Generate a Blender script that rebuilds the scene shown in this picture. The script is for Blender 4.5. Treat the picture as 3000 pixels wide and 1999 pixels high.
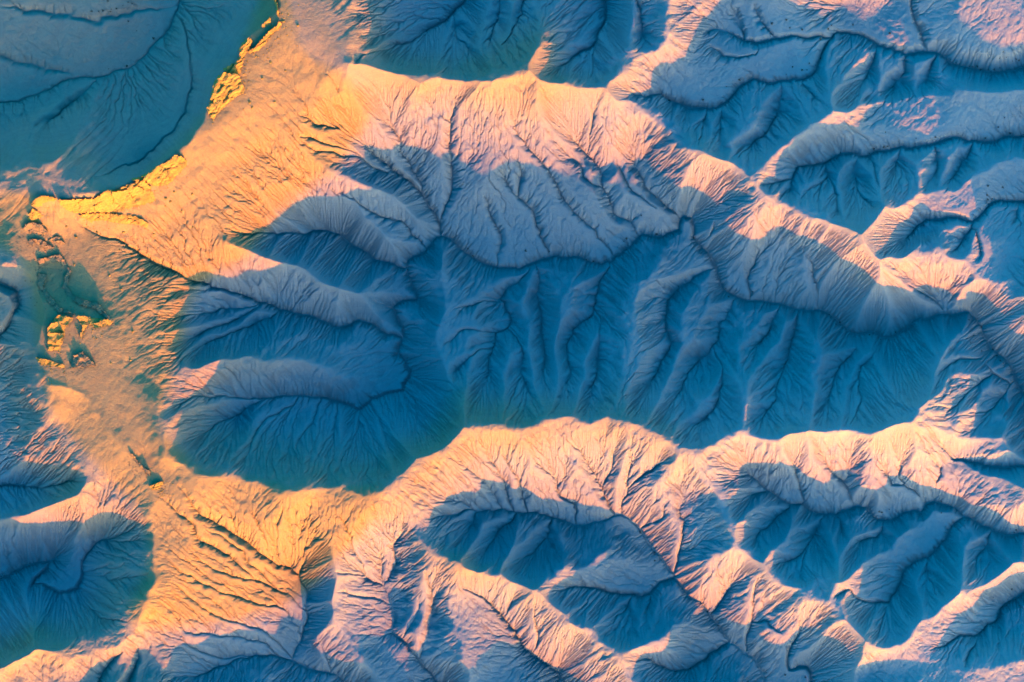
import bpy, math, time
import numpy as np
from mathutils import Vector

T0 = time.time()
for o in list(bpy.data.objects):
    bpy.data.objects.remove(o, do_unlink=True)
SC = bpy.context.scene
COL = SC.collection

# ------------------------------------------------------------------ camera, sky, sun, exposure
PM = 5.0                      # photograph pixels (3000 wide) to the metre on the ground
VS = 1.05                     # relief
SUN_EL = math.atan(0.1495 * VS)
SUN_AZ = math.radians(25)     # the sun stands below the picture, turned this far to its right-hand side
TO_SUN = Vector((math.sin(SUN_AZ) * math.cos(SUN_EL), -math.cos(SUN_AZ) * math.cos(SUN_EL), math.sin(SUN_EL)))

cam = bpy.data.cameras.new('camera')
cam.sensor_width = 36
cam.lens = 36 * 3000 / 600
cam.clip_start = 10
cam.clip_end = 20000
cam_o = bpy.data.objects.new('camera', cam)
cam_o.location = (0, 0, 3030)
COL.objects.link(cam_o)
SC.camera = cam_o

world = bpy.data.worlds.new('World')
SC.world = world
world.use_nodes = True
nt = world.node_tree
nt.nodes.clear()
w_out = nt.nodes.new('ShaderNodeOutputWorld')
w_bg = nt.nodes.new('ShaderNodeBackground')
w_sky = nt.nodes.new('ShaderNodeTexSky')
w_sky.sky_type = 'NISHITA'
w_sky.sun_disc = False
w_sky.sun_elevation = SUN_EL
w_sky.sun_rotation = math.radians(180) - SUN_AZ
w_sky.altitude = 0
w_sky.air_density = 1.0
w_sky.dust_density = 2.2
w_sky.ozone_density = 2.9
w_hs = nt.nodes.new('ShaderNodeHueSaturation')
w_hs.inputs['Saturation'].default_value = 1.6
w_bg.inputs['Strength'].default_value = 0.15
nt.links.new(w_sky.outputs['Color'], w_hs.inputs['Color'])
nt.links.new(w_hs.outputs['Color'], w_bg.inputs['Color'])
nt.links.new(w_bg.outputs['Background'], w_out.inputs['Surface'])

sun = bpy.data.lights.new('sun', 'SUN')
sun.energy = 2.9
sun.angle = math.radians(0.6)
sun.color = (1.0, 0.22, 0.0)
sun_o = bpy.data.objects.new('sun', sun)
sun_o.rotation_euler = (-TO_SUN).to_track_quat('-Z', 'Y').to_euler()
sun_o.location = TO_SUN * 800
COL.objects.link(sun_o)

SC.view_settings.view_transform = 'Standard'
SC.view_settings.look = 'None'
SC.view_settings.gamma = 1.0
SC.view_settings.use_curve_mapping = False
SC.view_settings.exposure = 1.92
SC.cycles.use_denoising = True
SC.cycles.max_bounces = 5
SC.cycles.diffuse_bounces = 0
# ------------------------------------------------------------------ lie of the land: crests, creeks and gullies (map pixels, metres)
# tile coordinate -> source px
S=1/2.351
O={'TL':(0,0),'TC':(1000,0),'TR':(2000,0),'ML':(0,667),'MC':(1000,667),'MR':(2000,667),'BL':(0,1332),'BC':(1000,1332),'BR':(2000,1332)}
def T(s):
    """'TL 1,2 3,4 MC 5,6' -> list of (x,y[,z])"""
    out=[];t=None
    for w in s.split():
        if w in O: t=O[w];continue
        v=[float(a) for a in w.split(',')]
        p=(t[0]+v[0]*S,t[1]+v[1]*S)
        out.append(p+tuple(v[2:]))
    return out
LIT=[T(s) for s in '''
TL 1920,0 1945,100 1890,180 1820,250 1765,300 1700,350 1675,420 1640,480 1570,510 1510,570 1490,680 1460,765 1490,840 1420,910 1345,980 1260,1040 1250,1090 1160,1160 1050,1220 950,1260 880,1310 790,1330 740,1355 640,1340 560,1310 470,1280 480,1190 550,1070 480,1075 400,1140 320,1200 180,1225 60,1255 0,1275 0,1500 60,1568 1730,1568 1830,1545 1920,1510 2010,1450 2110,1420 2145,1320 2200,1315 2351,1370 2351,0
TC 0,0 80,0 105,100 105,280 85,480 160,490 340,495 355,540 430,520 520,508 620,520 690,502 760,525 850,560 960,555 1060,530 1150,475 1250,430 1290,370 1330,310 1365,250 1385,300 1400,420 1415,580 1530,595 1690,600 1790,590 1870,500 1930,420 2010,370 2090,370 2170,335 2230,270 2250,150 2280,0 2351,0 2351,345 2260,395 2150,430 2060,530 2020,600 1985,650 2010,730 2090,800 2200,900 2351,1000 2351,1240 2240,1140 2150,1070 2060,1010 1975,1005 1930,1100 1840,1100 1730,1040 1650,1030 1600,1055 1595,1140 1560,1175 1500,1170 1400,1110 1330,1130 1240,1105 1150,1105 1070,1120 1000,1170 920,1190 925,1100 850,1050 760,1020 720,1030 650,1085 610,1080 540,1000 370,970 300,990 170,1000 100,970 0,900
TC 0,940 90,980 190,1060 160,1085 60,1070 0,1040
TC 0,1080 150,1120 120,1140 0,1130
TC 0,1190 100,1230 180,1270 170,1310 90,1320 0,1310
TR 0,0 160,0 155,80 120,170 50,260 0,330
TR 1200,0 1340,0 1370,60 1350,110 1270,90 1230,40
TR 1930,0 1920,50 2000,130 2070,200 2140,260 2351,268 2351,60 2270,40 2290,20 2230,0
TR 1110,690 1180,690 1310,660 1330,720 1320,800 1190,828 1080,795 980,790
TR 0,1010 100,1060 300,1090 345,1140 440,1205 520,1160 600,1100 660,1050 640,1120 560,1210 510,1260 540,1340 640,1400 760,1455 880,1460 980,1510 1060,1568 330,1568 350,1530 440,1390 450,1290 400,1250 260,1300 210,1380 150,1380 60,1300 0,1250
TR 1300,1568 1400,1470 1500,1400 1600,1320 1630,1350 1610,1410 1550,1450 1510,1568
ML 130,0 120,120 100,280 150,340 210,400 250,370 310,350 320,240 440,200 560,310 660,400 740,520 820,640 700,640 590,600 450,595 190,620 250,680 300,760 315,860 285,890 350,960 390,1040 380,1080 385,1120 370,1190 340,1230 240,1250 260,1400 330,1500 420,1568 1280,1568 1280,1430 1240,1330 1250,1270 1370,1160 1440,1100 1500,1050 1530,1000 1550,935 1420,945 1300,970 1210,970 1250,870 1200,850 1240,750 1260,650 1300,560 1300,370 1350,325 1450,310 1550,325 1650,300 1760,300 1800,240 1850,235 1950,260 2030,280 1930,200 1950,100 1820,140 1700,110 1600,80 1640,10 1730,0
MC 580,1568 700,1470 760,1410 850,1400 1000,1375 1250,1350 1400,1310 1530,1300 1620,1300 1680,1330 1920,1310 2000,1340 2170,1390 2280,1460 2351,1530 2351,1568
MR 330,0 360,35 500,50 580,30 640,0 760,0 900,80 1000,170 1100,270 1200,370 1290,430 1400,450 1550,420 1640,370 1800,330 1900,270 1800,190 1690,180 1600,190 1490,175 1400,130 1420,90 1490,80 1500,0 1300,0 1200,15 1060,0
MR 80,1568 200,1520 330,1420 420,1390 450,1250 470,1420 620,1470 780,1440 900,1380 1100,1380 1250,1410 1350,1400 1450,1330 1560,1280 1620,1200 1630,1100 1650,1010 1700,870 1760,790 1830,830 1830,930 1750,990 1660,1030 1700,1080 1800,1100 1880,1060 1900,1150 1850,1260 1790,1310 1830,1350 2010,1330 2040,1500 2060,1568
BL 430,0 520,80 620,170 560,220 440,300 250,370 60,430 250,455 520,465 620,420 680,370 850,385 950,430 1000,480 1060,520 1090,600 1060,680 1090,780 1050,890 980,1020 900,1080 840,1100 890,1150 800,1210 620,1280 450,1310 180,1325 0,1355 0,1568 110,1568 150,1550 320,1560 400,1530 480,1560 490,1500 540,1440 640,1420 750,1360 840,1340 780,1430 880,1440 950,1370 980,1280 1080,1290 1060,1370 1170,1390 1190,1310 1250,1260 1330,1280 1420,1330 1510,1340 1430,1270 1360,1240 1480,1215 1640,1240 1680,1190 1720,1190 1850,1220 1890,1140 1870,1080 1950,1080 2060,1080 2060,1000 2050,830 2090,640 2130,680 2120,780 2140,880 2200,880 2220,960 2200,1100 2160,1200 2180,1250 2240,1330 2351,1420 2351,210 2230,210 2230,90 2160,170 2100,210 1960,240 1800,180 1620,150 1600,60 1450,110 1350,100 1250,30 1200,0
BC 0,205 170,205 270,255 340,210 440,100 560,10 580,0 2351,0 2351,340 2340,600 2290,780 2260,790 2150,560 2050,460 1930,400 1810,340 1700,355 1560,280 1500,295 1350,280 1230,215 1100,180 960,205 890,230 850,270 740,300 640,320 720,360 620,400 590,500 620,620 680,710 830,720 950,740 1120,790 1200,850 1310,900 1460,800 1600,770 1750,710 1850,620 1900,570 1870,690 1780,750 1590,790 1560,830 1480,870 1430,920 1430,1000 1500,1080 1700,1240 1860,1350 1930,1370 2050,1300 2250,1230 2290,1290 2230,1340 2060,1370 1980,1430 1980,1500 2000,1568 1650,1568 1600,1430 1490,1530 1370,1430 1240,1330 1150,1250 1000,1300 900,1400 850,1500 850,1420 800,1280 760,1150 660,1060 620,1000 580,1010 560,1250 540,1410 430,1310 360,1230 180,1210 0,1230
BR 0,0 1850,0 1870,30 1900,90 2060,130 2180,220 2220,400 2170,400 1960,310 1800,260 1580,190 1540,160 1410,160 1370,250 1290,240 1240,190 1290,120 1170,130 1060,90 990,150 940,200 860,160 750,90 600,60 440,20 380,25 340,80 350,130 310,220 380,260 300,310 240,340 190,290 100,250 0,290
BR 1850,0 2050,0 2040,40 1900,20
BR 0,830 150,780 250,720 340,660 330,520 380,420 410,440 410,560 430,690 520,750 620,670 620,790 600,800 700,880 800,980 880,1010 960,980 970,1080 900,1150 800,1180 700,1230 640,1330 560,1250 640,1150 700,1060 560,1080 500,1140 470,1190 360,1170 320,1110 390,1000 420,900 330,920 190,1060 100,1010 0,900
BR 1000,930 1060,860 1160,800 1230,750 1245,850 1220,920 1130,945
BR 1080,1130 1180,1070 1190,1230 1310,1250 1380,1310 1560,1260 1640,1130 1760,1060 1900,930 2100,860 2220,800 2351,780 2351,850 2160,930 2050,1010 1930,1140 1830,1230 1760,1310 1650,1390 1450,1400 1250,1440 1120,1480 1070,1440 1080,1370 990,1310 1080,1250
BR 2351,1300 2280,1380 2130,1450 1970,1475 1850,1440 1900,1500 2050,1568 2351,1568
'''.strip().split('\n')]
SHADE=[T(s) for s in '''
ML 540,960 610,860 700,950 620,970
BC 1960,320 1980,220 2100,110 2250,50 2320,60 2200,180 2100,270
BC 300,910 340,870 380,740 380,640 440,560 520,500 580,560 540,640 480,720 450,830 450,930 490,1000 500,1100 520,1150 430,1300 360,1230 340,1100 310,1000
'''.strip().split('\n')]
# crest lines with heights in metres; rises past the right edge added for shade
RIDGE=[T(s) for s in '''
TL 1925,-300,73 1920,0,74 1945,100,74 1765,300,75 1675,420,76 1570,510,77 1490,680,78 1470,770,78 1345,980,76 1250,1090,75 1050,1220,75 880,1310,75 740,1365,74 500,1400,73 300,1430,72 250,1500,71 ML 300,60,71 330,200,72 450,215,72 560,330,71 700,500,70 780,640,69 560,620,71 300,760,73 290,890,75 390,1050,75 600,1120,73 700,1250,71 850,1470,69 950,1568,67 BL 1060,180,65 1100,300,63 1060,400,62 1090,600,60 1090,780,58 1050,890,58 980,1020,57 890,1150,56 800,1210,55 620,1280,54 450,1310,53 180,1325,52 0,1355,52 -700,1400,50
TL 740,1365,74 470,1290,66 330,1200,62 0,1275,60 -700,1350,55
TL 400,1240,63 550,1070,59
TL -300,180,66 0,250,63 300,300,58 480,420,54
TL -300,-150,66 300,-120,62 900,-100,55
TL 540,960,62 610,800,60 690,660,55
ML 300,760,73 190,620,69 210,400,66 100,280,66
ML 390,1050,75 370,1190,66 200,1260,54 0,1280,46 -500,1300,36
BL 1060,180,65 620,170,59 440,300,51 250,370,46 60,430,41 -400,500,34
TL 1945,100,74 2250,600,68 TC 0,470,64 85,480,62 340,495,58 520,508,58 690,502,58 850,560,56 960,555,56 1150,475,57 1250,520,55 1415,580,54 1690,600,52 1790,590,52 1985,650,50 2090,800,46 2351,1000,45 TR 300,1090,44 440,1205,42 510,1260,42 640,1400,42 880,1460,42 1060,1568,42 MR 1200,15,42 1300,0,42 1400,130,40 1490,175,38 1690,180,37 1800,190,35 1900,260,29 2100,350,19 2351,430,13 2700,500,34 3400,500,36
MR 1300,0,42 TR 1400,1470,38 1500,1400,36 1600,1320,31 1800,1270,23 2000,1200,18 2351,1050,12 2700,950,32 3400,900,34
TC 1790,590,52 1930,420,50 2170,335,50 2250,150,50 2280,0,50 2280,-600,46
TR 440,1205,42 660,1050,36 980,790,31 1110,690,30 1310,660,27 1640,650,19 2000,630,14 2351,540,10 2700,450,32 3400,400,32
TC 1200,470,56 1300,360,50 1365,250,45 1410,80,36 1420,-100,30
ML 950,1568,66 BL 1200,0,63 1350,100,60 1600,150,57 1960,240,53 2230,210,52 BC 0,205,51 270,255,48 440,100,50 580,0,50 MC 760,1410,50 1000,1375,49 1400,1310,48 1900,1310,47 2170,1390,45 2351,1530,43 MR 200,1520,43 420,1390,43 620,1470,42 900,1380,42 1100,1380,42 1300,1410,41 1450,1330,40 1600,1220,38 1650,1010,27 1740,800,16 1760,680,8
MR 1560,1280,40 1800,1380,34 2040,1420,25 2351,1450,16 2700,1450,40 3400,1450,40
MR 420,1390,43 450,1250,38 470,1000,27 490,800,17
MC 2300,1500,43 BR 100,150,40 200,280,38 340,500,36 360,660,36 520,750,38 620,810,38 800,980,38 880,1010,38 970,1050,37 1080,1250,37 1310,1260,37 1380,1310,36 1560,1260,35 1640,1130,33 1900,930,30 2220,800,21 2351,760,17 2700,620,36 3400,500,38
BR 970,1050,37 1000,940,35 1160,800,33 1240,750,27 1400,600,18 1600,480,11
BL 2350,330,50 BC 300,330,49 420,450,48 560,560,47 680,710,45 830,720,44 950,740,43 1200,850,41 1310,900,40 1430,1000,40 1700,1240,38 1860,1350,36 1930,1380,36 1980,1480,34 2000,1568,33 2000,2200,26
BC 1310,900,40 1460,800,36 1600,770,30 1850,630,22 1940,560,14
BC 1930,1380,36 2050,1300,32 2250,1230,27 BR 0,1170,20 130,1150,14
BC 560,560,47 600,720,44 720,1000,40 770,1150,38 820,1300,34 850,1568,28
BL 2230,210,52 2200,600,47 2210,900,44 2250,1150,41 BC 0,1250,37 150,1450,32 250,1568,28
BL 800,1210,55 950,1250,54 1050,1250,52 1130,1330,49 1150,1568,44
BR 1080,1250,37 1120,1480,27 1250,1800,22
BR 1560,1340,34 1800,1480,28 2000,1510,27 2351,1400,26
MR 700,-10,38 TR 700,1500,40
MC 720,1350,47 700,1000,38 680,750,32 690,500,27 700,250,22 720,100,16
MC 1930,1310,46 1960,1000,37 1980,700,30 2080,350,22 2200,180,14
MC 1100,1290,46 1110,1000,36 1115,780,27
MC 1300,1290,46 1300,1000,36 1280,700,25 1260,420,15
MC 1480,1290,46 1480,1000,36 1470,700,28 1600,400,19 1640,270,13
MC 1690,1290,46 1680,1000,36 1700,720,24
MC 2120,1340,45 MR 20,1250,38 130,1000,25 160,920,18
MR 50,1460,42 150,1200,36 330,1000,27 380,800,18 450,560,8
MR 660,1420,41 870,1100,30 1030,850,18 1150,680,8
MR 1060,1350,41 1120,1150,32 1180,960,20 1290,780,6
MR 1400,1350,40 1330,1150,30 1310,960,19
BC 200,230,48 150,0,42 MC 170,1400,33 200,1270,24
BL 2230,210,52 2232,90,46 2300,0,38 ML 2330,1350,30
BL 1600,150,57 1610,60,54 1900,0,44 ML 1950,1400,36 2050,1230,28
BL -900,1900,28 0,1850,30 900,1900,40 1700,1880,44 2300,1950,38
ML 1000,990,60 1210,975,56 1420,940,52 1550,935,50 1740,890,46 1860,905,44 2100,940,39 2300,970,35 MC 30,1020,32 130,1080,27 180,1160,24
ML 1560,90,60 1820,150,54 2030,290,48 2200,380,44 2351,420,40 MC 100,430,34 200,500,28 270,600,23
TL 2250,1180,54 TC 0,1210,49 180,1290,42 350,1400,33 500,1520,24 MC 570,60,16
TL 2050,1440,58 2200,1470,53 TC 0,1440,46 MC 100,20,37 250,70,28 400,160,18
BC 250,1950,36 700,1950,36
BC 1000,1930,34 1700,1930,34
BC 2050,1900,32 BR 480,1900,30
BR 1000,1850,28 1250,1800,27 2351,1850,30 3200,1800,24
'''.strip().split('\n')]
# main creeks: heights at given vertices (interpolated in between), flow towards the end
MAIN=[T(s) for s in '''
ML 1290,1250,52 1370,1165,47 1500,1170,41 1720,1195,34 1960,1155,28 2230,1155,25 MC 0,1200,23 150,1255,21 270,1190,20 370,1130,19.5 440,1110,19 460,1020,18.5 440,930,18 370,890,17.5 375,840,17 400,770,16.5 405,700,16 370,620,15.5 360,570,15 390,545,15 520,520,14.5 520,480,14 490,420,13.5 460,330,13 440,250,12.5 520,190,12 590,130,12 660,60,11.5 720,40,11 790,80,11 850,150,10.5 980,245,10 1150,270,10 1250,260,9.5 1380,210,9 1520,180,8.5 1620,200,8.5 1750,240,8 1850,215,8 1950,130,7.5 2060,40,7 2200,40,7 2290,0,6.5 TC 2290,1540,6.5 2330,1480,6.5 TR 0,1470,6 60,1490,6 MR 80,40,5.5 130,130,5 200,230,5 260,340,4.5 310,420,4 390,470,4 550,510,3.5 660,545,3 740,570,3 830,600,2.5 900,600,2.5 960,580,2 1040,620,2 1130,660,1.5 1230,715,1.5 1320,725,1 1400,770,1 1460,775,.5 1540,740,.5 1620,670,0 1720,600,0 1850,550,-.5 1960,530,-1 2020,540,-1 2080,610,-1.5 2110,690,-1.5 2160,780,-2 2230,880,-2 2290,970,-2.5 2351,1090,-3 2600,1400,-5
ML 600,40,66 900,130,60 1100,220,55 1350,330,48 1500,400,44 1660,440,38 1760,515,33 1900,560,29 2020,600,26 2180,630,23 2270,690,21 2351,680,20 MC 110,620,19 180,650,18.5 240,700,18 290,740,17.5 370,750,17 400,770,16.5
TC -50,830,52 100,970,44 200,1040,38 370,1190,30 470,1310,24 540,1370,20 610,1450,17 670,1560,13.5 MC 690,30,11.3
ML 1550,0,58 1700,30,47 1850,35,38 2000,25,32 2200,15,26 2320,40,22 MC 0,70,20 60,120,18.5 200,160,16 300,210,14.5 390,260,13.2 437,280,12.8
TC 100,450,56 250,380,48 400,320,40 520,260,35 620,190,31 740,120,28 850,0,25 950,-400,20
TC 1480,530,48 1560,460,40 1640,380,34 1740,300,29 1800,150,25 1810,0,22 1800,-300,18
TL -400,780,55 0,720,54 150,690,53.5 350,625,53 500,570,52 650,555,51 740,545,50.5 900,480,50 1030,390,49.5 1120,290,49 1180,200,48.7 1240,120,48.5 1230,60,48 1240,-10,47 1250,-400,40
TL 700,1250,68 850,1180,67 980,1130,66 1100,1040,66 1220,920,66 1310,800,66 1340,650,65.5 1350,500,64 1340,370,62 1310,250,58 1260,130,52 1240,110,48.5
TR 200,210,30 280,200,27 400,230,25 500,260,24 600,240,22 850,260,18 1000,270,15 1050,250,14 1080,205,13 1150,190,12.5 1230,195,12 1300,220,11.5 1360,270,11 1500,325,10 1600,350,9 1700,330,8.5 1760,345,8 1860,420,7 1950,450,6.5 2050,475,6 2150,495,5.5 2250,490,5 2351,440,4.5 2900,300,0
TC 1990,650,46 2180,645,38 2240,680,33 TR 0,720,29 100,750,26 230,750,24 290,710,23 400,620,21 500,555,19.5 580,565,19 690,530,18 850,515,17 930,470,16 980,400,15.5 1000,330,15 1050,250,14
TR 520,1260,39 600,1260,34 720,1265,29 770,1200,25 790,1160,23 870,1135,20 1000,1120,17 1050,1080,16 1110,1050,15 1200,1050,14 1300,1065,13 1420,1020,12 1530,985,11 1640,980,10 1750,960,9 1890,920,8 2000,940,7 2100,950,6 2220,925,5 2351,915,4 2900,880,0
MR 1410,100,37 1490,90,32 1560,60,28 TR 1660,1550,25 1720,1510,22 1850,1500,18 1970,1520,15 2010,1535,14 2070,1480,12 2120,1410,11 2200,1370,9 2280,1355,8 2351,1370,6 2900,1350,0
BL 620,175,57 500,165,48 420,180,43 300,215,38 150,205,34 0,200,31 -400,210,24
BL 720,580,36 650,620,32 580,700,29 550,830,26 510,930,24 460,950,23 380,920,22 290,900,21 210,900,20 230,850,19.5 330,720,19 240,740,18 130,810,16 0,870,14 -400,1000,8
BL 2090,620,42 2060,750,36 2050,830,32 2080,950,28 2090,1080,25 2090,1170,23 2060,1290,20 2030,1370,18.5 2010,1420,18 2100,1470,17 2200,1500,16 2300,1530,15 2400,1620,13 2500,2000,8
BC 290,910,34 320,1030,29 350,1140,25 360,1240,22 430,1310,19 530,1420,16 600,1500,14 670,1568,12 850,2000,6
BC 850,930,38 960,1000,33 1040,1100,29 1130,1180,25 1230,1320,20 1330,1390,17 1450,1490,13 1540,1568,10 1900,2000,4
BC 600,435,42 700,430,36 850,400,29 960,395,26 1080,385,23.5 1200,385,22 1300,400,20.5 1420,425,19 1530,465,17.5 1640,485,16.5 1750,460,15.5 1860,430,14.5 1920,420,14 2010,450,13 2070,520,12.5 2110,600,12 2160,700,11 2230,790,10 2280,860,9.5 2351,910,9 BR 40,980,8 110,1020,7.5 180,1080,7 240,1170,6 290,1250,5 330,1320,4.5 430,1350,4 520,1410,3.5 570,1480,3 590,1540,2.5 620,2000,0
BC 1440,930,34 1560,910,27 1700,930,22 1820,940,18 1950,960,15 2040,965,13 2140,950,12 2275,868,9.7
BC 2030,1410,29 2110,1410,24 2200,1460,19 2290,1490,15 2351,1495,12 BR 60,1490,10 180,1440,7 240,1390,6 310,1315,4.7
BR 350,120,36 440,130,29 510,190,25 540,250,22 620,290,19 700,345,16 800,350,14 880,390,12.5 980,390,11.5 1070,400,10.5 1130,365,10 1220,315,9 1280,330,8.5 1320,380,8 1360,430,7 1420,450,6.5 1490,450,6 1550,400,5.5 1660,400,5 1690,330,4.5 1740,305,4 1800,330,3.5 1880,370,3 1960,440,2 2060,490,1 2180,520,0 2260,550,-1 2351,550,-1.5 2900,650,-4
BR 1060,965,31 1130,950,27 1220,990,23 1300,1020,20 1410,1030,16 1450,970,14 1490,880,12 1520,810,11 1610,740,9 1690,720,8 1740,660,7 1820,580,5 1880,500,3.5 1960,450,2.2
BR 1700,1360,31 1800,1340,26 1920,1260,20 2050,1250,16 2150,1170,12 2200,1090,10 2300,1030,7 2351,1010,5 2900,800,0
BR 800,1130,32 820,1190,27 780,1270,21 760,1350,16 735,1450,12 760,1500,10 830,1480,9 880,1510,7 900,1568,6 920,2000,2
TR 1610,-300,16 1610,0,14 1620,100,12 1660,220,10 1700,290,9 1765,350,8
MR 1800,1500,24 BR 1880,20,18 2000,50,14 2150,80,10 2351,80,6 2900,100,2
ML -300,200,61 0,330,64 60,370,64 150,440,63 165,560,61 60,700,56 -300,900,46
BL 1210,1500,38 1400,1480,28 1500,1440,25 1830,1400,20.5 1950,1425,19 2010,1420,18
'''.strip().split('\n')]
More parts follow.
